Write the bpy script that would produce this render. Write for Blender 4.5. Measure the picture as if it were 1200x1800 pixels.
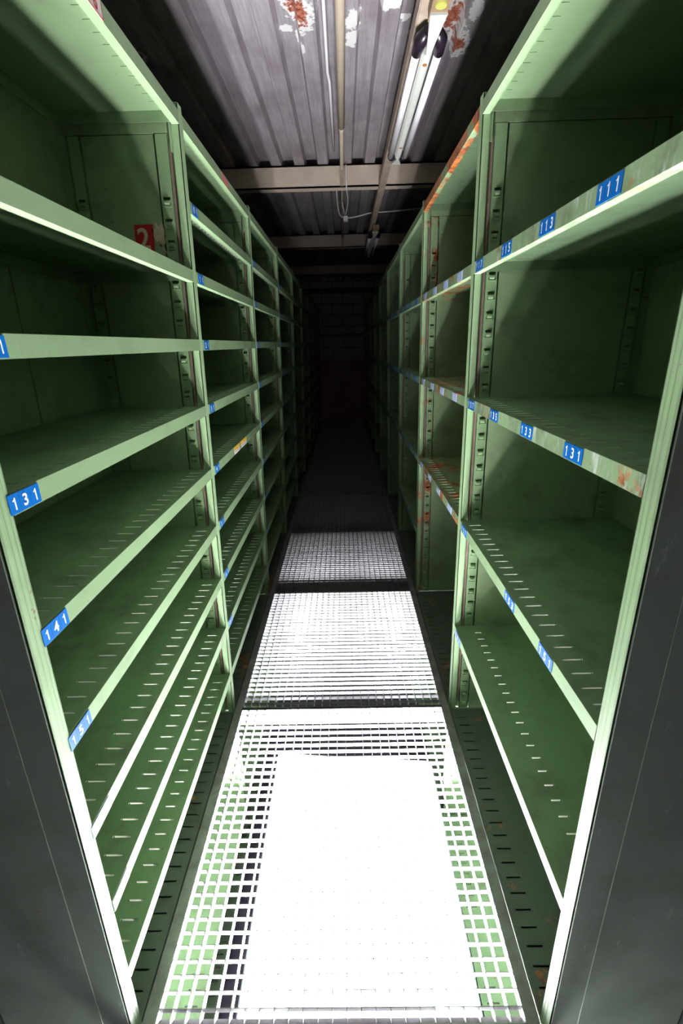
import bpy, bmesh, math, random
import numpy as np
from mathutils import Vector, Matrix
random.seed(7)
sc = bpy.context.scene
for o in list(bpy.data.objects):
    bpy.data.objects.remove(o, do_unlink=True)
COL = sc.collection

# ---------------------------------------------------------------- camera
FPX, PITCH, YAW, ROLL, HCAM = 807.7, .3497, .0134, -.026, 1.607
cy, sy, cp, sp, cr, sr = math.cos(YAW), math.sin(YAW), math.cos(PITCH), math.sin(PITCH), math.cos(ROLL), math.sin(ROLL)
r0 = Vector((cy, sy, 0)); hd = Vector((-sy, cy, 0)); zz = Vector((0, 0, 1))
fwd = cp*hd - sp*zz; up0 = sp*hd + cp*zz
right = cr*r0 + sr*up0; up = -sr*r0 + cr*up0
cam = bpy.data.cameras.new('camera'); cam_o = bpy.data.objects.new('camera', cam); COL.objects.link(cam_o)
cam_o.matrix_world = Matrix(((right.x, up.x, -fwd.x, 0), (right.y, up.y, -fwd.y, 0), (right.z, up.z, -fwd.z, HCAM), (0, 0, 0, 1)))
cam.sensor_fit = 'HORIZONTAL'; cam.sensor_width = 24.0; cam.lens = FPX/1200*24.0
cam.clip_start = .02; cam.clip_end = 60
cam.dof.use_dof = True; cam.dof.focus_distance = 1.45; cam.dof.aperture_fstop = 7.0
sc.camera = cam_o
# ---------------------------------------------------------------- world, exposure
w = bpy.data.worlds.new('world'); sc.world = w; w.use_nodes = True
WBG = w.node_tree.nodes['Background']
WBG.inputs[0].default_value = (.86, .80, .84, 1); WBG.inputs[1].default_value = .15
sc.view_settings.view_transform = 'Standard'; sc.view_settings.look = 'None'
sc.view_settings.exposure = 0.0; sc.view_settings.gamma = 1.0
sc.view_settings.use_curve_mapping = False
SOFTBOX = 95.0        # radiance of the softbox diffuser under the nearest grating

# ---------------------------------------------------------------- dimensions (metres)
P = 1.082                                   # bay pitch
D0 = .637                                   # first upright
FW = .037                                   # upright face width
NB = 9                                      # bays
ZTOP = 2.279
CEIL = 2.90
LD, RD = .385, .60                          # rack depths
def XL(z): return -.553 + .0315*z
def XR(z): return .4597 - .0132*z
LEFT_Z = [1.8501, 1.6345, 1.4087, 1.1726, .9402, .7046, .4631, .218, 0.0]
RIGHT_Z = [1.8505, 1.4155, .9406, .4533, 0.0]
GX0, GX1 = -.517, .423

# ---------------------------------------------------------------- materials
def new_mat(name):
    m = bpy.data.materials.new(name); m.use_nodes = True
    nt = m.node_tree; b = nt.nodes['Principled BSDF']
    return m, nt, b
def N(nt, t, **k):
    n = nt.nodes.new(t)
    for a, v in k.items(): setattr(n, a, v)
    return n
def noise(nt, scale, detail=4, vec=None, rough=.55):
    n = N(nt, 'ShaderNodeTexNoise'); n.inputs['Scale'].default_value = scale
    n.inputs['Detail'].default_value = detail; n.inputs['Roughness'].default_value = rough
    if vec is not None: nt.links.new(vec, n.inputs['Vector'])
    return n.outputs['Fac']
def ramp(nt, src, a, b, ca=0, cb=1):
    n = N(nt, 'ShaderNodeMapRange'); nt.links.new(src, n.inputs['Value'])
    n.inputs['From Min'].default_value = a; n.inputs['From Max'].default_value = b
    n.inputs['To Min'].default_value = ca; n.inputs['To Max'].default_value = cb
    n.clamp = True
    return n.outputs['Result']
def mix(nt, fac, a, b):
    n = N(nt, 'ShaderNodeMix', data_type='RGBA')
    for s, v in ((n.inputs[0], fac), (n.inputs[6], a), (n.inputs[7], b)):
        if hasattr(v, 'is_output') or hasattr(v, 'links'): nt.links.new(v, s)
        elif isinstance(v, (int, float)): s.default_value = v
        else: s.default_value = (*v, 1)
    return n.outputs[2]
def math_n(nt, op, a, b=0.0):
    n = N(nt, 'ShaderNodeMath', operation=op)
    for s, v in ((n.inputs[0], a), (n.inputs[1], b)):
        if hasattr(v, 'links'): nt.links.new(v, s)
        else: s.default_value = v
    return n.outputs[0]
def pos(nt, sx=1, sy_=1, sz=1):
    g = N(nt, 'ShaderNodeNewGeometry'); m = N(nt, 'ShaderNodeVectorMath', operation='MULTIPLY')
    nt.links.new(g.outputs['Position'], m.inputs[0]); m.inputs[1].default_value = (sx, sy_, sz)
    return m.outputs[0]

def green(name, dirt=.25, rust=0.0, scuff=.1, base=(.245, .36, .195), rough=.42):
    m, nt, b = new_mat(name)
    p = pos(nt)
    tone = ramp(nt, noise(nt, 2.2, 5, p), .3, .7)
    c = mix(nt, tone, tuple(v*.93 for v in base), tuple(v*1.05 for v in base))
    grime = ramp(nt, noise(nt, 7, 8, p, .68), .50, .72, 0, dirt)
    c = mix(nt, grime, c, (.085, .085, .06))
    sc_ = ramp(nt, noise(nt, 38, 6, pos(nt, 1, 1, .25), .7), .66 - .10*scuff, .74, 0, min(1, scuff*1.6))
    c = mix(nt, sc_, c, (.62, .66, .60))
    spots = ramp(nt, noise(nt, 55, 3, p, .6), .705 - .02*rust, .73, 0, .75)
    c = mix(nt, spots, c, (.20, .075, .035))
    if rust > 0:
        rm = noise(nt, 6.5, 9, p, .72)
        f = ramp(nt, rm, .60 - .17*rust, .66 - .16*rust)
        rc = mix(nt, ramp(nt, noise(nt, 30, 5, p), .35, .65), (.16, .045, .022), (.62, .20, .055))
        c = mix(nt, f, c, rc)
    nt.links.new(c, b.inputs['Base Color'])
    r = ramp(nt, noise(nt, 12, 4, p), .3, .7, rough-.08, rough+.14)
    nt.links.new(r, b.inputs['Roughness'])
    b.inputs['Specular IOR Level'].default_value = .42
    bump = N(nt, 'ShaderNodeBump'); bump.inputs['Strength'].default_value = .10; bump.inputs['Distance'].default_value = .002
    nt.links.new(noise(nt, 90, 3, p), bump.inputs['Height']); nt.links.new(bump.outputs[0], b.inputs['Normal'])
    return m
M = {}
M['green'] = green('green_enamel')
M['green_panel'] = green('green_panel_enamel', dirt=.45, scuff=.04, base=(.25, .335, .19))
M['green_shelf'] = green('green_shelf_enamel', dirt=.7, scuff=.06, base=(.165, .255, .14))
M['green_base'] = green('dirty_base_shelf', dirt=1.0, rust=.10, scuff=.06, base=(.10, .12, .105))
M['green_worn'] = green('worn_green_enamel', dirt=1.0, rust=.14, scuff=1.25)
M['green_rusty'] = green('rusting_green_enamel', dirt=.7, rust=.55, scuff=.3)
M['green_rustier'] = green('heavily_rusted_enamel', dirt=.8, rust=1.0, scuff=.3)

def plain(name, col, rough=.5, metal=0, spec=.5, n_amt=.0, n_scale=20, col2=None):
    m, nt, b = new_mat(name)
    if n_amt > 0:
        c = mix(nt, ramp(nt, noise(nt, n_scale, 6, pos(nt), .65), .35, .7, 0, n_amt), col, col2 or tuple(v*.4 for v in col))
        nt.links.new(c, b.inputs['Base Color'])
    else: b.inputs['Base Color'].default_value = (*col, 1)
    b.inputs['Roughness'].default_value = rough; b.inputs['Metallic'].default_value = metal
    b.inputs['Specular IOR Level'].default_value = spec
    return m
M['galv'] = plain('galvanised_steel', (.30, .30, .315), .38, .65, .5, .5, 26, (.20, .19, .20))
M['galv_dark'] = plain('grimy_galvanised_steel', (.30, .29, .31), .5, .2, .5, .8, 14, (.12, .09, .09))
M['rust_strip'] = plain('rust_brown_primer', (.20, .13, .10), .8, 0, .2, .6, 30, (.30, .2, .17))
M['blue'] = plain('blue_plate', (.0, .145, .52), .35, 0, .5, .25, 60, (.02, .10, .34))
M['pale_blue'] = plain('faded_blue_plate', (.32, .46, .80), .5, 0, .4, .6, 60, (.62, .66, .72))
M['white'] = plain('white_print', (.86, .88, .88), .5)
M['red'] = plain('red_sticker', (.50, .012, .02), .5, 0, .4, .35, 40, (.34, .02, .02))
M['cream_paper'] = plain('torn_paper', (.62, .50, .36), .8, 0, .2, .5, 40, (.40, .33, .2))
M['yellow'] = plain('yellow_sticker', (.85, .50, .04), .6)
M['paper'] = plain('off_white_sticker', (.70, .66, .62), .7, 0, .3, .4, 50)
M['pink'] = plain('pink_sticker_rest', (.55, .22, .18), .7)
M['cream_pipe'] = plain('cream_lagged_pipe', (.72, .60, .46), .6, 0, .3, .35, 12, (.52, .42, .32))
M['cream_beam'] = plain('cream_painted_beam', (.70, .58, .47), .7, 0, .3, .35, 6, (.34, .24, .17))
M['fitting'] = plain('grey_white_fitting', (.62, .64, .60), .45, 0, .5, .3, 30, (.42, .40, .34))
M['trunking'] = plain('beige_trunking', (.46, .38, .31), .55, 0, .4, .7, 14, (.26, .17, .12))
M['tube'] = plain('unlit_fluorescent_tube', (.80, .77, .82), .25)
M['black'] = plain('black_holder', (.02, .012, .022), .3)
M['cable'] = plain('white_cable', (.72, .70, .72), .5)
M['brown_plate'] = plain('brown_end_plate', (.30, .20, .12), .5, 0, .4, .5, 30)
M['olive'] = plain('olive_disc', (.42, .42, .10), .5)
M['bare_steel'] = plain('bare_steel_edge', (.72, .66, .62), .4)
M['rust'] = plain('orange_rust', (.52, .20, .05), .8, 0, .2, .8, 60, (.2, .06, .02))
M['concrete_dark'] = plain('dark_lower_floor', (.12, .115, .16), .7, 0, .3, .5, 8, (.07, .06, .10))
M['rod'] = plain('pale_steel_rod', (.55, .53, .52), .5)
M['wall_plain'] = plain('grey_wall', (.13, .12, .11), .8, 0, .2, .5, 5)

# corrugated ceiling: bare sheet with peeling white coating and rust blooms where the coating has flaked
def ceiling_mat():
    m, nt, b = new_mat('corrugated_sheet')
    p = pos(nt)
    streak = ramp(nt, noise(nt, 5, 6, pos(nt, 14, .7, 1), .7), .35, .7)
    base = mix(nt, streak, (.30, .265, .295), (.47, .43, .46))
    grime = ramp(nt, noise(nt, 3, 7, p, .65), .45, .7, 0, .6)
    base = mix(nt, grime, base, (.17, .13, .14))
    sep = N(nt, 'ShaderNodeSeparateXYZ'); nt.links.new(p, sep.inputs[0])
    wob = math_n(nt, 'SUBTRACT', noise(nt, 26, 6, p, .7), .5)
    dmin = None; core = None
    for (cx_, cy_, rx, ry, rusty) in PATCHES:
        dx = math_n(nt, 'DIVIDE', math_n(nt, 'SUBTRACT', sep.outputs[0], cx_), rx)
        dy = math_n(nt, 'DIVIDE', math_n(nt, 'SUBTRACT', sep.outputs[1], cy_), ry)
        d = math_n(nt, 'SQRT', math_n(nt, 'ADD', math_n(nt, 'MULTIPLY', dx, dx), math_n(nt, 'MULTIPLY', dy, dy)))
        dmin = d if dmin is None else math_n(nt, 'MINIMUM', dmin, d)
        if rusty: core = d if core is None else math_n(nt, 'MINIMUM', core, d)
    dd = math_n(nt, 'ADD', dmin, math_n(nt, 'MULTIPLY', wob, 2.2))
    dc = math_n(nt, 'ADD', core, math_n(nt, 'MULTIPLY', wob, 2.6))
    f = ramp(nt, dd, 1.0, .88); fc = ramp(nt, dc, .62, .50)
    c = mix(nt, f, base, (.82, .80, .80))
    c = mix(nt, fc, c, mix(nt, ramp(nt, noise(nt, 60, 4, p), .4, .6), (.26, .05, .03), (.55, .22, .14)))
    nt.links.new(c, b.inputs['Base Color'])
    b.inputs['Roughness'].default_value = .45; b.inputs['Metallic'].default_value = .25
    b.inputs['Specular IOR Level'].default_value = .5
    return m
PATCHES = [(-.16, 2.50, .075, .13, 1), (.066, 2.55, .035, .07, 0), (.068, 2.68, .035, .06, 0), (.20, 2.43, .09, .07, 0),
           (.30, 2.63, .03, .03, 0), (.35, 2.74, .028, .03, 1), (.50, 2.62, .06, .12, 1), (.45, 2.55, .04, .06, 0), (.56, 2.75, .05, .10, 1),
           (-.17, 2.74, .02, .05, 0), (-.23, 2.68, .03, .03, 0), (-1.0, 2.62, .04, .05, 0), (-.98, 2.85, .05, .07, 1), (.12, 2.38, .05, .06, 0), (.58, 2.50, .03, .1, 0)]
M['ceiling'] = ceiling_mat()
def end_wall_mat():
    m, nt, b = new_mat('end_wall_blocks')
    g = N(nt, 'ShaderNodeNewGeometry'); sep = N(nt, 'ShaderNodeSeparateXYZ'); nt.links.new(g.outputs['Position'], sep.inputs[0])
    cmb = N(nt, 'ShaderNodeCombineXYZ'); nt.links.new(sep.outputs[0], cmb.inputs[0]); nt.links.new(sep.outputs[2], cmb.inputs[1])
    br = N(nt, 'ShaderNodeTexBrick'); nt.links.new(cmb.outputs[0], br.inputs['Vector'])
    br.inputs['Scale'].default_value = 1; br.inputs['Brick Width'].default_value = .45; br.inputs['Row Height'].default_value = .22
    br.inputs['Mortar Size'].default_value = .008
    br.inputs['Color1'].default_value = (.60, .57, .50, 1); br.inputs['Color2'].default_value = (.56, .54, .48, 1); br.inputs['Mortar'].default_value = (.24, .23, .21, 1)
    low = ramp(nt, sep.outputs[2], 1.30, 1.26)
    c = mix(nt, low, br.outputs['Color'], (.50, .32, .30))
    nt.links.new(c, b.inputs['Base Color']); b.inputs['Roughness'].default_value = .85
    return m
M['end_wall'] = end_wall_mat()
def emis(name, col, s):
    m, nt, b = new_mat(name)
    b.inputs['Base Color'].default_value = (*col, 1)
    b.inputs['Emission Color'].default_value = (*col, 1); b.inputs['Emission Strength'].default_value = s
    return m
M['bulb'] = emis('glowing_diffuser', (.97, .98, 1), SOFTBOX)
def shape_glow(m):
    # uneven emission added: stronger along both long sides, to sharpen the shelf shadows
    nt = m.node_tree; b = nt.nodes['Principled BSDF']
    sep = N(nt, 'ShaderNodeSeparateXYZ'); tc = N(nt, 'ShaderNodeTexCoord'); nt.links.new(tc.outputs['Object'], sep.inputs[0])
    band = ramp(nt, math_n(nt, 'ABSOLUTE', sep.outputs[0]), .25, .31, SOFTBOX*.30, SOFTBOX*2.6)
    # glow weighted to the near end, shaped to brighten camera-facing side panels
    band = math_n(nt, 'MULTIPLY', band, ramp(nt, sep.outputs[1], -.30, .10, 2.3, .42))
    nt.links.new(band, b.inputs['Emission Strength'])
shape_glow(M['bulb'])
M['rim'] = plain('grey_rim', (.25, .25, .30), .6)

# ---------------------------------------------------------------- mesh builder
class MB:
    def __init__(s): s.v = []; s.f = []; s.mi = []
    def box(s, x0, x1, y0, y1, z0, z1, mi=0):
        n = len(s.v)
        s.v += [(x0,y0,z0),(x1,y0,z0),(x1,y1,z0),(x0,y1,z0),(x0,y0,z1),(x1,y0,z1),(x1,y1,z1),(x0,y1,z1)]
        for q in ((0,3,2,1),(4,5,6,7),(0,1,5,4),(1,2,6,5),(2,3,7,6),(3,0,4,7)):
            s.f.append(tuple(n+i for i in q)); s.mi.append(mi)
        return s
    def prism(s, poly, axis, a, b, mi=0):
        """extrude polygon [(u,v)...] along axis ('x','y','z') from a to b"""
        n = len(s.v); k = len(poly)
        for t in (a, b):
            for u, v in poly:
                s.v.append({'x': (t,u,v), 'y': (u,t,v), 'z': (u,v,t)}[axis])
        s.f.append(tuple(range(n, n+k))); s.mi.append(mi)
        s.f.append(tuple(range(n+2*k-1, n+k-1, -1))); s.mi.append(mi)
        for i in range(k):
            j = (i+1) % k
            s.f.append((n+i, n+j, n+k+j, n+k+i)); s.mi.append(mi)
        return s
    def tube(s, pts, rad, seg=10, mi=0, caps=True):
        pts = [Vector(p) for p in pts]; rads = rad if isinstance(rad, (list, tuple)) else [rad]*len(pts)
        n0 = len(s.v); ref = None
        for i, p in enumerate(pts):
            d = (pts[min(i+1, len(pts)-1)] - pts[max(i-1, 0)]).normalized()
            if ref is None:
                ref = Vector((0,0,1)) if abs(d.z) < .9 else Vector((1,0,0))
            a = (ref - d*ref.dot(d)).normalized(); b_ = d.cross(a); ref = a
            for q in range(seg):
                t = 2*math.pi*q/seg; s.v.append(tuple(p + (a*math.cos(t) + b_*math.sin(t))*rads[i]))
        for i in range(len(pts)-1):
            for q in range(seg):
                r_ = (q+1) % seg
                s.f.append((n0+i*seg+q, n0+i*seg+r_, n0+(i+1)*seg+r_, n0+(i+1)*seg+q)); s.mi.append(mi)
        if caps:
            s.f.append(tuple(n0+q for q in range(seg))[::-1]); s.mi.append(mi)
            s.f.append(tuple(n0+(len(pts)-1)*seg+q for q in range(seg))); s.mi.append(mi)
        return s
    def mesh(s, name, mats, smooth=False):
        me = bpy.data.meshes.new(name); me.from_pydata(s.v, [], s.f)
        for m in (mats if isinstance(mats, (list, tuple)) else [mats]): me.materials.append(m)
        me.polygons.foreach_set('material_index', s.mi)
        bm = bmesh.new(); bm.from_mesh(me); bmesh.ops.recalc_face_normals(bm, faces=bm.faces); bm.to_mesh(me); bm.free()
        if smooth:
            for p in me.polygons: p.use_smooth = len(p.vertices) == 4
        me.update(); return me
    def build(s, name, mats, parent=None, loc=(0,0,0), smooth=False):
        return put(name, s.mesh(name, mats, smooth), parent, loc)
def put(name, me, parent=None, loc=(0,0,0), rot=(0,0,0)):
    o = bpy.data.objects.new(name, me); COL.objects.link(o)
    o.location = loc; o.rotation_euler = rot
    if parent is not None: o.parent = parent
    return o
def thing(name, label, cat, loc=(0,0,0), group=None):
    o = bpy.data.objects.new(name, None); COL.objects.link(o); o.location = loc; o.empty_display_size = .1
    o['label'] = label; o['category'] = cat
    if group: o['group'] = group
    return o
def tag(o, label, cat, group=None):
    o['label'] = label; o['category'] = cat
    if group: o['group'] = group
    return o
def struct(o): o['kind'] = 'structure'; return o

# ---------------------------------------------------------------- room shell
YN, YF = -1.6, 10.75
XW0, XW1 = -3.2, 3.2
FL = -.95
struct(MB().box(XW0, XW1, YN, YF+.2, FL-.1, FL).build('floor', M['concrete_dark']))
struct(MB().box(XW0-.15, XW0, YN, YF+.2, FL, CEIL+.3).build('wall_left', M['wall_plain']))
struct(MB().box(XW1, XW1+.15, YN, YF+.2, FL, CEIL+.3).build('wall_right', M['wall_plain']))
struct(MB().box(XW0, XW1, YF, YF+.2, FL, CEIL+.3).build('wall_back', M['end_wall']))
# corrugated ceiling sheet: trapezoid ribs running down the aisle
prof = []; per = .178; c0 = -.04 - per*18
for k in range(37):
    c = c0 + per*k
    prof += [(c-.052, CEIL), (c-.038, CEIL+.046), (c+.038, CEIL+.046), (c+.052, CEIL)]
m = MB(); n = len(prof)
for t in (YN, YF+.1):
    for x, z in prof: m.v.append((x, t, z))
for t in (YN, YF+.1):
    for x, z in prof: m.v.append((x, t, z+.0015))
for i in range(n-1):
    m.f += [(i, i+1, n+i+1, n+i), (2*n+i, 3*n+i, 3*n+i+1, 2*n+i+1)]; m.mi += [0, 0]
me = bpy.data.meshes.new('ceiling'); me.from_pydata(m.v, [], m.f); me.materials.append(M['ceiling']); me.update()
struct(put('ceiling', me))
struct(MB().box(XW0, XW1, YN, YF+.2, CEIL+.06, CEIL+.2).build('trim_1', M['wall_plain']))
# ceiling beams, an I-section each
for i, yb in enumerate((1.85, 4.2, 6.55, 8.9)):
    b = MB()
    b.box(XW0, XW1, yb, yb+.012, CEIL-.150, CEIL-.002)
    b.box(XW0, XW1, yb, yb+.09, CEIL-.150, CEIL-.140).box(XW0, XW1, yb, yb+.09, CEIL-.012, CEIL-.002)
    struct(b.build('trim_%d' % (i+2), M['cream_beam']))
struct(MB().box(XW0, XW1, YF-.10, YF, 2.62, 2.72).build('trim_6', M['wall_plain']))
struct(MB().box(-.9, .9, YF-.02, YF, 1.79, 1.82).build('trim_7', M['wall_plain']))
# floor beams under the grating joints
for k in range(-1, 10):
    y = D0 + P*k + .005
    b = MB().box(GX0-.02, GX1+.02, y-.028, y+.028, -.040, -.0345).box(GX0-.02, GX1+.02, y-.028, y-.022, -.074, -.040).box(GX0-.02, GX1+.02, y+.022, y+.028, -.074, -.040)
    struct(b.build('trim_%d' % (k+9), M['galv_dark']))

for i, (xa, xb) in enumerate(((-.5505, -.5185), (.4245, .4570))):
    struct(MB().box(xa, xb, YN, YF, -.034, -.006).build('trim_%d' % (21+i), M['galv_dark']))

# ---------------------------------------------------------------- floor gratings
def grating_parts(seed):
    rnd = random.Random(seed)
    L = P - .012
    fr = MB().box(0, .003, 0, L, -.034, 0).box(GX1-GX0-.003, GX1-GX0, 0, L, -.034, 0)
    fr.box(0, GX1-GX0, 0, .003, -.034, 0).box(0, GX1-GX0, L-.003, L, -.034, 0)
    br = MB(); nx = 25; px = (GX1-GX0)/nx
    for i in range(1, nx):
        x = i*px; br.box(x-.001, x+.001, .003, L-.003, -.032, -.0005)
    cb = MB(); ny = 32; py = L/ny
    for j in range(1, ny):
        y = j*py; dx = rnd.uniform(-.0008, .0008)
        cb.box(.003, GX1-GX0-.003, y-.001+dx, y+.001+dx, -.0175, 0.0)
    return fr.mesh('frame', M['galv']), br.mesh('bearing_bars', M['galv']), cb.mesh('cross_bars', M['galv'])
gm = grating_parts(1)
glabels = ['galvanised floor grating at the very bottom edge of the photo, nearest the camera',
 'galvanised floor grating lit dazzling white from below, nearest full panel',
 'second full floor grating from the camera, evenly bright white mesh above dark gaps',
 'third full floor grating from the camera, white mesh with dark near end',
 'fourth full floor grating from the camera, dim grey with a short brighter stripe',
 'fifth full floor grating from the camera, dark purple grey in the aisle',
 'sixth full floor grating from the camera, nearly black in the aisle',
 'seventh full floor grating from the camera, in the dark end of the aisle',
 'eighth full floor grating from the camera, in the dark just before the last one',
 'last floor grating, in the dark at the foot of the end wall']
for k in range(-1, 9):
    t = thing('floor_grating', glabels[k+1], 'floor grating', (GX0, D0+P*k+.006, 0), 'steel gratings of the aisle floor')
    put('frame', gm[0], t); put('bearing_bars', gm[1], t); put('cross_bars', gm[2], t)

# ---------------------------------------------------------------- shelves
BL = P - FW - .002
SLOT_P = .0445
def shelf_mesh(side, depth, mats, top=False, slot0=.020, slot1=.065, base=False):
    """local coords: x = into the rack (mirrored on the left), y 0..BL, z top = 0"""
    sg = -1 if side == 'L' else 1
    b = MB()
    def bx(s0, s1, y0, y1, z0, z1, mi=0):
        a, c = sg*s0, sg*s1
        b.box(min(a, c), max(a, c), y0, y1, z0, z1, mi)
    H = .036; t = .0016
    bx(0, t, 0, BL, -H, 0, 1)                                   # front face
    n = int(BL/SLOT_P) - 1; y_off = (BL - (n-1)*SLOT_P)/2
    def slotted(z0, z1, half, s0, s1, e0, e1, mi):
        bx(e0, s0, 0, BL, z0, z1, mi); bx(s1, e1, 0, BL, z0, z1, mi)
        prev = 0
        for i in range(n):
            c = y_off + i*SLOT_P
            bx(s0, s1, prev, c-half, z0, z1, mi); prev = c+half
        bx(s0, s1, prev, BL, z0, z1, mi)
    slotted(-t, 0, .0012 if top else .0026, slot0, slot1, t, depth, 0)
    if base:
        bx(t, depth, 0, BL, -.022, -.020, 0)
    if not base:
        bx(t, .022, 0, BL, -H, -H+t, 1); bx(.0205, .022, 0, BL, -H+t, -H+.009, 1)      # return of the lip
        if top: bx(.022, slot0-.002, 0, BL, -.0042, -t, 1)
        for i in range(0 if top else n):
            c = y_off + i*SLOT_P
            bx(slot0+.002, slot1-.002, c+.0026, c+.0034, -.011, -t, 2)                 # tongue pressed down at each slot
    bx(depth-t, depth, 0, BL, -.03, 0)
    bx(t, depth, 0, .0016, -.03, -t); bx(t, depth, BL-.0016, BL, -.03, -t)
    return b.mesh('shelf', mats)

# ---- digits from Blender's built-in font, as meshes
_dig = {}
def digit_mesh(ch):
    if ch in _dig: return _dig[ch]
    if ch == '1':
        v_ = np.array([(-.02, -.5), (.13, -.5), (.13, .5), (.02, .5), (-.05, .38), (-.20, .30), (-.20, .19), (-.02, .24)])
        _dig[ch] = (v_, [(0, 1, 2, 3, 4, 7), (4, 5, 6, 7)]); return _dig[ch]
    cu = bpy.data.curves.new('digit', 'FONT'); cu.body = ch; cu.size = 1.0; cu.align_x = 'CENTER'; cu.align_y = 'CENTER'
    cu.offset = .022; cu.extrude = 0.0
    o = bpy.data.objects.new('digit', cu); COL.objects.link(o)
    dg = bpy.context.evaluated_depsgraph_get(); dg.update()
    me = bpy.data.meshes.new_from_object(o.evaluated_get(dg))
    vs = np.array([v.co[:2] for v in me.vertices]); fs = [tuple(p.vertices) for p in me.polygons]
    vs -= (vs.min(0)+vs.max(0))/2; h = vs[:, 1].max()-vs[:, 1].min(); vs /= h
    bpy.data.objects.remove(o, do_unlink=True); bpy.data.curves.remove(cu)
    _dig[ch] = (vs, fs); return _dig[ch]
def plate(side, text, tw=.0248, th=.031, mats=None, digit_h=.0195, sq=1.0):
    """number plate on a front lip. local: facing the aisle, y runs away from camera, reads left-to-right seen from the aisle"""
    sg = 1 if side == 'L' else -1            # outward (towards aisle) x direction
    b = MB(); W = tw*len(text)
    for i in range(len(text)):
        y0 = i*tw
        a, c = 0, sg*.0012
        b.box(min(a, c), max(a, c), y0+.0003, y0+tw-.0003, -th/2, th/2, 0)
    for i, ch in enumerate(text):
        vs, fs = digit_mesh(ch)
        # seen from the aisle: on the left wall text runs with +y to the right; on the right wall +y is to the left
        yc = (i+.5)*tw if side == 'L' else W-(i+.5)*tw
        dirn = 1 if side == 'L' else -1
        n0 = len(b.v)
        for u, v in vs: b.v.append((sg*.0017, yc+dirn*u*digit_h*sq, v*digit_h))
        for f in fs: b.f.append(tuple(n0+q for q in f)); b.mi.append(1)
    me = bpy.data.meshes.new('number_plate'); me.from_pydata(b.v, [], b.f)
    for mm in (mats or [M['blue'], M['white']]): me.materials.append(mm)
    me.polygons.foreach_set('material_index', b.mi); me.update()
    return me

# ---------------------------------------------------------------- uprights and panels (rack coordinates: s = into the rack)
TAB = .0594
def P3(side, s, y, z):
    return ((XL(z) - s) if side == 'L' else (XR(z) + s), y, z)
def shear(mb, side):
    mb.v = [P3(side, *v) for v in mb.v]; return mb
def upright(side, y, parent, mats, z0=0.0, z1=ZTOP+.018, first=False):
    d = LD if side == 'L' else RD
    h = FW/2
    b = MB()
    # face plate with two raised beads, returned webs
    b.box(0, .003, y-h, y+h, z0, z1)
    for c in (-.012, 0.001, .0125): b.prism([(0, y+c-.0035), (-.0007, y+c-.002), (-.0007, y+c+.002), (0, y+c+.0035)], 'z', z0, z1)
    b.box(0, .024, y-h, y-h+.0018, z0, z1).box(0, .024, y+h-.0018, y+h, z0, z1)
    # central web behind
    b.box(.003, d, y-.002, y+.002, z0, z1-.02)
    b.box(.003, .034, y-h+.004, y+h-.004, z1-.12, z1-.035)        # top bracket
    shear(b, side); b.build('upright_post', mats[0], parent)
    g = MB().box(.0325, .039, y-.0105, y+.0105, z0+.05, z1-.10)
    shear(g, side).build('packing_strip', M['rust_strip'], parent)
    # slotted support strips, one facing each bay, at the front and at the back
    for (sa, sb_) in ((.040, .080), (d-.075, d-.035)):
        for sg in ((1,) if first else (-1, 1)):
            st = MB(); yf = y + sg*.0155; ya, yb = min(yf, yf-sg*.0016), max(yf, yf-sg*.0016)
            zt = z1-.075; c1, c2 = sa+.010, sb_-.008
            st.box(sa, c1, ya, yb, z0, zt).box(c2, sb_, ya, yb, z0, zt)
            st.box(sa, sa+.0016, min(yf, y), max(yf, y), z0, zt).box(sb_-.0016, sb_, min(yf, y), max(yf, y), z0, zt)
            z = z0 + .03; prev = z0
            while z < zt - .16:
                st.box(c1, c2, ya, yb, prev, z)
                prev = z + .008
                # pressed-out lug below each slot
                st.prism([(yf, z-.016), (yf+sg*.0075, z-.010), (yf+sg*.0075, z-.004), (yf, z)], 'x', c1+.002, c2-.004)
                st.box(c1-.002, c2+.001, min(yf, yf+sg*.0035), max(yf, yf+sg*.0035), z-.020, z-.016)
                z += TAB
            st.box(c1, c2, ya, yb, prev, zt)
            if sa < .1 or side == 'L' or sg < 0:
                shear(st, side).build('support_strip', mats[0], parent)
    # side panels
    pn = MB()
    for sg in (-1, 1):
        yf = y + sg*.011
        pn.box(.085, d-.078, min(yf, yf+sg*.0015), max(yf, yf+sg*.0015), z0, z1-.075)
        pn.box(.040, d-.03, min(y+sg*.004, y+sg*.016), max(y+sg*.004, y+sg*.016), z1-.073, z1-.030)
    shear(pn, side).build('side_panel', mats[1], parent)

def end_panel(side, y, parent):
    """folded sheet that closes the aisle end of the row, on the camera side of the first upright"""
    d = LD if side == 'L' else RD
    h = FW/2; e = MB()
    for a, c, o_ in ((.0035, .062, 0), (.0645, .30, .0015), (.302, d, 0)):
        if a < d: e.box(a, min(c, d), y-h-.0035-o_, y-h-.0015-o_, 0, ZTOP-.01)
    e.box(.062, .0645, y-h-.0030, y-h-.0015, 0, ZTOP-.01)
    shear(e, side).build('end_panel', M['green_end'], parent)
M['green_end'] = green('green_end_panel_enamel', dirt=.5, scuff=.22, base=(.15, .185, .15))

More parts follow.
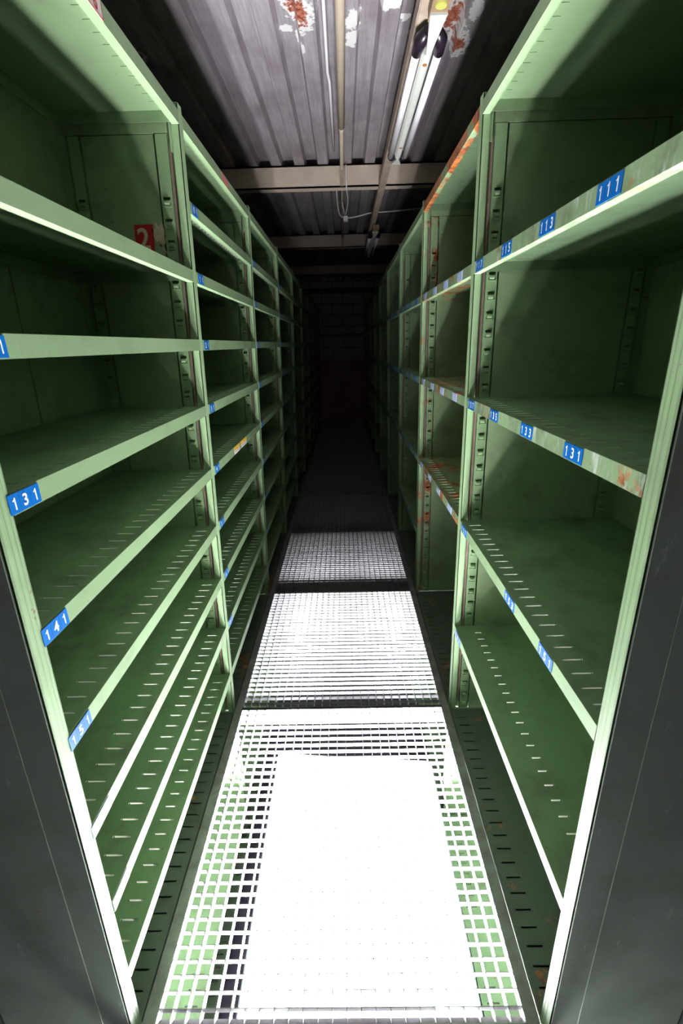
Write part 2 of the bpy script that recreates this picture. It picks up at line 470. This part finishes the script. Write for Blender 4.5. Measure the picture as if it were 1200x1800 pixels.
ordn = ['nearest the camera', 'second', 'third', 'fourth', 'fifth', 'sixth', 'seventh', 'eighth', 'ninth']
SH = {}
def get_shelf(side, kind):
    key = (side, kind)
    if key not in SH:
        d = (LD if side == 'L' else RD) - .012
        mats = {'std': [M['green_shelf'], M['green']], 'base': [M['green_base'], M['green_base']],
                'worn': [M['green_shelf'], M['green_worn']], 'rusty': [M['green_rusty'], M['green_rusty']],
                'top_rust': [M['green_shelf'], M['green_rustier']], 'top': [M['green'], M['green']],
                'deepslot': [M['green_shelf'], M['green']]}[kind] + [M['bare_steel']]
        s0, s1 = (.072, .100) if kind == 'deepslot' else (.048, .066) if kind[:3] == 'top' else (.020, .065)
        SH[key] = shelf_mesh(side, d, mats, base=(kind == 'base'), top=(kind[:3] == 'top'), slot0=s0, slot1=s1)
    return SH[key]

def rack(side, k):
    y0 = D0 + P*k
    sd = 'left' if side == 'L' else 'right'
    if k == 0:
        lab = ('green steel shelving bay nearest the camera in the left row, with blue plate 131' if side == 'L' else
               'green shelving bay nearest the camera in the right row, with blue plate 113')
    elif side == 'R' and k == 1:
        lab = 'green shelving bay with orange rusted top edge, second from the camera, right row'
    elif side == 'L' and k == 1:
        lab = 'green shelving bay with two yellow stickers, second from the camera, left row'
    elif k == NB-1:
        lab = 'last dark shelving bay of the %s row, against the end wall' % sd
    else:
        lab = 'green steel shelving bay, %s from the camera in the %s row' % (ordn[k], sd)
    X = XL(0) if side == 'L' else XR(0)
    t = thing('shelving_bay', lab, 'shelving', (X, y0, 0), 'shelving bays of the %s row' % sd)
    inv = Matrix.Translation((-X, -y0, 0))
    class Par: pass
    mats = [M['green'], M['green_panel']]
    kids_before = set(COL.objects)
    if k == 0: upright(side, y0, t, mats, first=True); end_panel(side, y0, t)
    if side == 'R' and k == 0: m2 = [M['green'], M['green_panel']]
    elif side == 'R' and k == 1: m2 = [M['green_rusty_light'], M['green_panel']]
    else: m2 = mats
    upright(side, y0+P, t, m2)
    d = LD if side == 'L' else RD
    bp = MB().box(d, d+.0015, y0+FW/2+.001, y0+P, 0, ZTOP)
    ns = 3
    for i in range(1, ns):
        yy = y0 + P*i/ns; bp.box(d-.004, d, yy-.002, yy+.002, 0, ZTOP-.05)
    shear(bp, side).build('back_panel', M['green_panel'], t)
    for o in set(COL.objects) - kids_before: o.location = (-X, -y0, 0)
    # shelves
    zs = [ZTOP] + list(LEFT_Z if side == 'L' else RIGHT_Z)
    if side == 'L' and k >= 1: zs.insert(1, 2.055)
    if side == 'R' and k == 1: zs = [ZTOP, 1.8505, 1.4155, .9406, 0.0]
    if side == 'R' and k >= 2: zs = [ZTOP, 1.8505, 1.4155, .9406, .4533, 0.0]
    for z in zs:
        kind = 'std'
        if z == 0: kind = 'base'
        elif z == ZTOP: kind = 'top_rust' if (side == 'R' and k == 1) else 'top'
        elif side == 'R' and k == 0 and z > 1: kind = 'worn'
        elif side == 'R' and k == 1: kind = 'rusty'
        elif side == 'R' and abs(z-.4533) < .01: kind = 'deepslot'
        xs = (XL(z) if side == 'L' else XR(z)) - X
        s = put('shelf', get_shelf(side, kind), t, (xs, FW/2+.001, z))
        sgo = .0004 if side == 'L' else -.0004
        if side == 'L':
            txt = {1.6345: '21', 1.4087: '31', 1.1726: '41', .9402: '51', .7046: '61', .4631: '71', 1.8501: '11', 2.055: '01'}.get(z)
            if k == 0 and txt and z < 1.7:
                mats_ = [M['blue'], M['white']] if z > .9 else [M['pale_blue'], M['white']]
                put('number_plate', plate('L', '1'+txt, mats=mats_), s, (sgo, -.008 if z > .5 else .0, -.0185))
            elif k >= 1 and txt and (k <= 2 or z > 1.0 and k < 5):
                put('number_plate', plate('L', txt, tw=.030), s, (sgo, .018, -.0185))
        else:
            row = {1.8505: 1, 1.4155: 3, .9406: 5, .4533: 7}.get(z)
            if row and k == 0:
                for q, (nm, yc) in enumerate((('1', .878), ('3', 1.120), ('5', 1.378), ('7', 1.635))):
                    if row == 5 and q == 2: continue
                    if row == 7 and q != 3: continue
                    mt = [M['blue'], M['white']]
                    put('number_plate', plate('R', '1%d%s' % (row, nm), mats=mt, tw=.0255, digit_h=.021), s, (sgo, yc-.038-(y0+FW/2), -.018))
            elif row and k >= 1 and k < 4:
                mt = [M['pale_blue'], M['white']] if k == 1 else [M['blue'], M['white']]
                for q, yc in enumerate((.15, .40, .65, .92)):
                    put('number_plate', plate('R', '%d%d%d' % (k+1, row, (1, 3, 5, 7)[q]), mats=mt, digit_h=.017), s, (sgo, yc-.03, -.0185))
    return t
M['green_rusty_light'] = green('green_enamel_with_rust_runs', dirt=.5, rust=.30, scuff=.5)
racks = {}
for k in range(NB):
    for side in 'LR': racks[side, k] = rack(side, k)

# stickers that belong to particular bays
def child_at(parent, o): o.parent = parent; o.location = Vector(o.location) - parent.location
L0 = racks['L', 0]; L1 = racks['L', 1]
def flat_xz(poly_list, y, th=.001):
    b = MB()
    for poly, mi in poly_list:
        b.prism(poly, 'y', y - th - .0004*mi, y, mi)
    return b
yy = D0 + P - .0128
b = flat_xz([([(-.672, 1.900), (-.612, 1.900), (-.606, 1.985), (-.668, 1.985)], 0)], yy)
vs, fs = digit_mesh('2')
n0 = len(b.v); b.v += [(-.642 + u*.058, yy-.0018, 1.945 + v*.062) for u, v in vs]
for f in fs: b.f.append(tuple(n0+q for q in f)); b.mi.append(2)
o = b.build('number_sticker', [M['red'], M['red'], M['cream_paper']]); child_at(L0, o); o['label'] = 'red sticker with a pale figure 2'
rnd = random.Random(3); poly = []
for i in range(22):
    a = 2*math.pi*i/22; r = .032*(1+.35*rnd.uniform(-1, 1)); poly.append((-.588 + r*.62*math.cos(a), 1.958 + r*1.0*math.sin(a)))
b = flat_xz([(poly, 0), ([(-.600, 1.935), (-.590, 1.930), (-.566, 1.895), (-.569, 1.892)], 0)], yy)
o = b.build('torn_sticker', M['cream_paper']); child_at(L0, o); o['label'] = 'torn cream remains of a sticker'
# white and red sticker on the top lip
b = MB(); xx = XL(2.262)
b.box(xx, xx+.0012, 1.090, 1.236, 2.244, 2.278, 0); b.box(xx+.0012, xx+.0015, 1.093, 1.233, 2.2445, 2.2465, 1); b.box(xx+.0012, xx+.0015, 1.233, 1.2355, 2.2445, 2.2775, 1)
for ch, yc in (('3', 1.165), ('6', 1.205)):
    vs, fs = digit_mesh(ch); n0 = len(b.v); b.v += [(xx+.0018, yc+u*.030, 2.262+v*.026) for u, v in vs]
    for f in fs: b.f.append(tuple(n0+q for q in f)); b.mi.append(1)
me = bpy.data.meshes.new('number_sticker'); me.from_pydata(b.v, [], b.f); me.materials.append(M['paper']); me.materials.append(M['red'])
me.polygons.foreach_set('material_index', b.mi); me.update(); o = put('number_sticker', me); child_at(L0, o); o['label'] = 'white sticker with red figures'
# yellow and white stickers
for ya, yb in ((2.092, 2.205), (2.242, 2.372)):
    x_ = XL(1.155); b = MB().box(x_, x_+.0012, ya, yb, 1.155, 1.171, 1).box(x_, x_+.0012, ya, yb, 1.137, 1.155, 0)
    o = b.build('shelf_sticker', [M['paper'], M['yellow']]); child_at(L1, o)
x_ = XL(2.26); o = MB().box(x_, x_+.001, 2.22, 2.34, 2.245, 2.277).build('sticker_rest', M['pink']); child_at(L1, o)

# ---------------------------------------------------------------- lower level, seen through the gratings
def lower_rack(side, k, lab):
    y0 = D0 + P*k; X = XL(0) if side == 'L' else XR(0)
    t = thing('lower_shelving_bay', lab, 'shelving', (X, y0, FL), 'shelving bays below the gratings')
    d = LD if side == 'L' else RD
    sgn = -1 if side == 'L' else 1
    ups = [y0+P] + ([y0] if k == 0 else [])
    for y in ups:
        b = MB()
        def bx(s0, s1, *r):
            b.box(min(sgn*s0, sgn*s1), max(sgn*s0, sgn*s1), *r)
        bx(0, .003, y-FW/2-y0, y+FW/2-y0, 0, -FL-.012); bx(0, .024, y-FW/2-y0, y-FW/2+.002-y0, 0, -FL-.012); bx(.003, d, y-.002-y0, y+.002-y0, 0, -FL-.04)
        b.build('upright_post', M['green'], t)
    b = MB(); b.box(min(sgn*d, sgn*(d+.002)), max(sgn*d, sgn*(d+.002)), 0, P, 0, -FL-.04); b.build('back_panel', M['green_panel'], t)
    for z in ((-.60, -.84) if side == 'L' else (-.70,)):
        put('shelf', get_shelf(side, 'std'), t, (0, FW/2+.001, z-FL))
for k in range(2):
    for side in 'LR':
        lower_rack(side, k, 'green lower shelving seen under the %s edge of the %s grating' % ('left' if side == 'L' else 'right', 'nearest' if k == 0 else 'second'))
# softbox lying face up on the lower floor: the light of the whole scene
SZ = -.50
t = thing('softbox', 'glaring white softbox lying face up under the nearest floor grating', 'softbox', (0, 1.25, FL))
zb = SZ-FL
quad = [(-.400, -.75), (.406, -.75), (.415, .600), (-.404, .665)]
b = MB(); b.v = [(x, y, zb) for x, y in quad]; b.f = [(0, 1, 2, 3)]; b.mi = [0]
b.build('diffuser', M['bulb'], t)
b = MB()
for i in range(4):
    (x0, y0), (x1, y1) = quad[i], quad[(i+1) % 4]
    dx, dy = x1-x0, y1-y0; L = math.hypot(dx, dy); nx, ny = dy/L*.006, -dx/L*.006
    b.prism([(x0, y0), (x1, y1), (x1+nx, y1+ny), (x0+nx, y0+ny)], 'z', zb-.06, zb+.0035)
b.build('rim', M['rim'], t)
b = MB(); b.v = [(x, y, zb-.004) for x, y in quad] + [(x*.35, y*.3, .03) for x, y in quad]
b.f = [(3, 2, 1, 0), (4, 5, 6, 7), (0, 1, 5, 4), (1, 2, 6, 5), (2, 3, 7, 6), (3, 0, 4, 7)]; b.mi = [0]*6
b.build('housing', M['black'], t)
MB().tube([(0, 0, 0), (0, 0, .03)], [.09, .09], 20).build('lamp_head', M['black'], t)

# ---------------------------------------------------------------- ceiling services
# cream lagged pipe with a thinner run beyond
b = MB()
b.tube([(.013, YN, 2.860), (.013, 3.45, 2.860)], .021, 14)
b.tube([(.013, 3.45, 2.860), (.014, 3.50, 2.860), (.016, 7.6, 2.845)], [.021, .0135, .0135], 12)
tg = b.build('ceiling_pipe', M['cream_pipe'], smooth=True); tag(tg, 'cream pipe running along the middle of the corrugated ceiling', 'pipe')
# hooks of the pipe
for y in (4.15, 6.5): MB().box(.0, .03, y, y+.012, 2.745, 2.86).build('hanger', M['trunking'], tg)
tag(MB().tube([(-.052, YN, 2.885), (-.052, 2.9, 2.885), (-.044, 3.0, 2.883), (-.040, 3.9, 2.883)], .0075, 8).build('conduit', M['cable'], smooth=True),
    'thin white conduit beside the cream ceiling pipe', 'conduit')
# cables hanging round the pipe behind the first beam
def arc(pts, sub=6):
    out = []
    P_ = [Vector(p) for p in pts]
    for i in range(len(P_)-1):
        a = P_[max(i-1, 0)]; b_ = P_[i]; c = P_[i+1]; d = P_[min(i+2, len(P_)-1)]
        for q in range(sub):
            t = q/sub
            out.append(.5*((2*b_) + (c-a)*t + (2*a-5*b_+4*c-d)*t*t + (3*b_-a-3*c+d)*t**3))
    out.append(P_[-1]); return out
tag(MB().tube(arc([(.045, 4.12, 2.87), (.048, 4.18, 2.735), (.060, 4.45, 2.74), (.055, 4.75, 2.735), (.035, 4.9, 2.725), (.014, 4.92, 2.83)]), .0045, 6).build('hanging_cable', M['cable'], smooth=True),
    'thin cable looped under the first ceiling beam beside the pipe', 'cable')
tag(MB().tube(arc([(-.035, 4.35, 2.88), (-.030, 4.75, 2.80), (-.01, 5.05, 2.76), (.05, 5.15, 2.755), (.16, 5.2, 2.775), (.30, 5.2, 2.803), (.50, 5.2, 2.81), (.8, 5.2, 2.83)]), .006, 6).build('cross_cable', M['cable'], smooth=True),
    'white cable crossing from the pipe to the right behind the first ceiling beam', 'cable')
tag(MB().box(.025, .065, 5.12, 5.17, 2.725, 2.765).build('junction_clip', M['cable']), 'small white clip where the crossing cable leaves the pipe', 'clip')

# beige trunking rail that carries the strip lights
tag(MB().box(.296, .346, YN, 6.78, 2.737, 2.792).box(.300, .342, YN, 6.78, 2.732, 2.737).build('light_trunking', M['trunking']),
    'beige trunking rail carrying the strip lights along the ceiling', 'trunking')
def strip_light(x, ya, yb, z, lab, near_detail=True):
    t = thing('strip_light', lab, 'strip light', (x, ya, z), 'twin tube strip lights')
    L = yb-ya
    MB().prism([(-.020, .040), (.020, .040), (.021, .0), (.012, -.014), (-.012, -.014), (-.021, .0)], 'y', .06, L-.06).build('housing', M['fitting'], t)
    # tapering end caps
    for y0_, y1_, e in ((-.17, .06, 1), (L+.05, L-.06, 0)):
        b = MB(); n0 = 0
        w0, w1 = .030, .018
        b.v += [(-w0, y0_, .035), (w0, y0_, .035), (w0, y0_, -.012), (-w0, y0_, -.012), (-w1*.4, y1_, .035), (w1*.4, y1_, .035), (w1*.4, y1_, -.022), (-w1*.4, y1_, -.022)]
        b.f += [(0,1,2,3), (4,7,6,5), (0,4,5,1), (1,5,6,2), (2,6,7,3), (3,7,4,0)]; b.mi += [0]*6
        b.build('end_cap', M['fitting'], t)
    b = MB().box(-.031, .031, -.30, -.12, -.004, .03); b.build('cover_plate', M['brown_plate'], t)
    MB().tube([(0, -.21, -.004), (0, -.21, -.009)], [.021, .019], 20).build('cover_disc', M['olive'], t)
    for s in (-1, 1):
        xt = s*.044
        MB().tube([(xt, .06, -.004), (xt, L-.06, -.004)], .0165, 16).build('tube', M['tube'], t, smooth=True)
        for (a, c, e_) in ((-.045, .065, 1), (L-.035, L-.068, 0)):
            MB().tube([(xt*.45, a-(.01 if e_ else -.01), .004), (xt*.85, a+(.035 if e_ else -.02), 0), (xt, c, -.004)], [.017, .026, .0205], 16).build('tube_holder', M['black'], t, smooth=True)
    for y in (.13, L-.22):
        MB().tube([(0, y, -.014), (0, y, -.017)], [.009, .008], 10).build('rust_spot', M['rust'], t)
    return t
strip_light(.357, 2.275, 3.475, 2.691, 'twin tube strip light nearest the camera, hanging under the beige trunking')
strip_light(.350, 5.60, 6.80, 2.691, 'small distant twin tube strip light beyond the second ceiling beam')

# cross bracing on the end wall
for i, (a, c) in enumerate((((-.50, 2.62), (.42, .05)), ((.50, 2.62), (-.47, .05)))):
    yb = YF-.05-.02*i
    tag(MB().tube([(a[0], yb, a[1]), (-.005, yb, 1.289), (c[0], yb, c[1])], .009, 8).build('bracing_rod', M['rod']),
        'thin pale bracing rod on the end wall, falling to the %s' % ('right' if i == 0 else 'left'), 'rod')
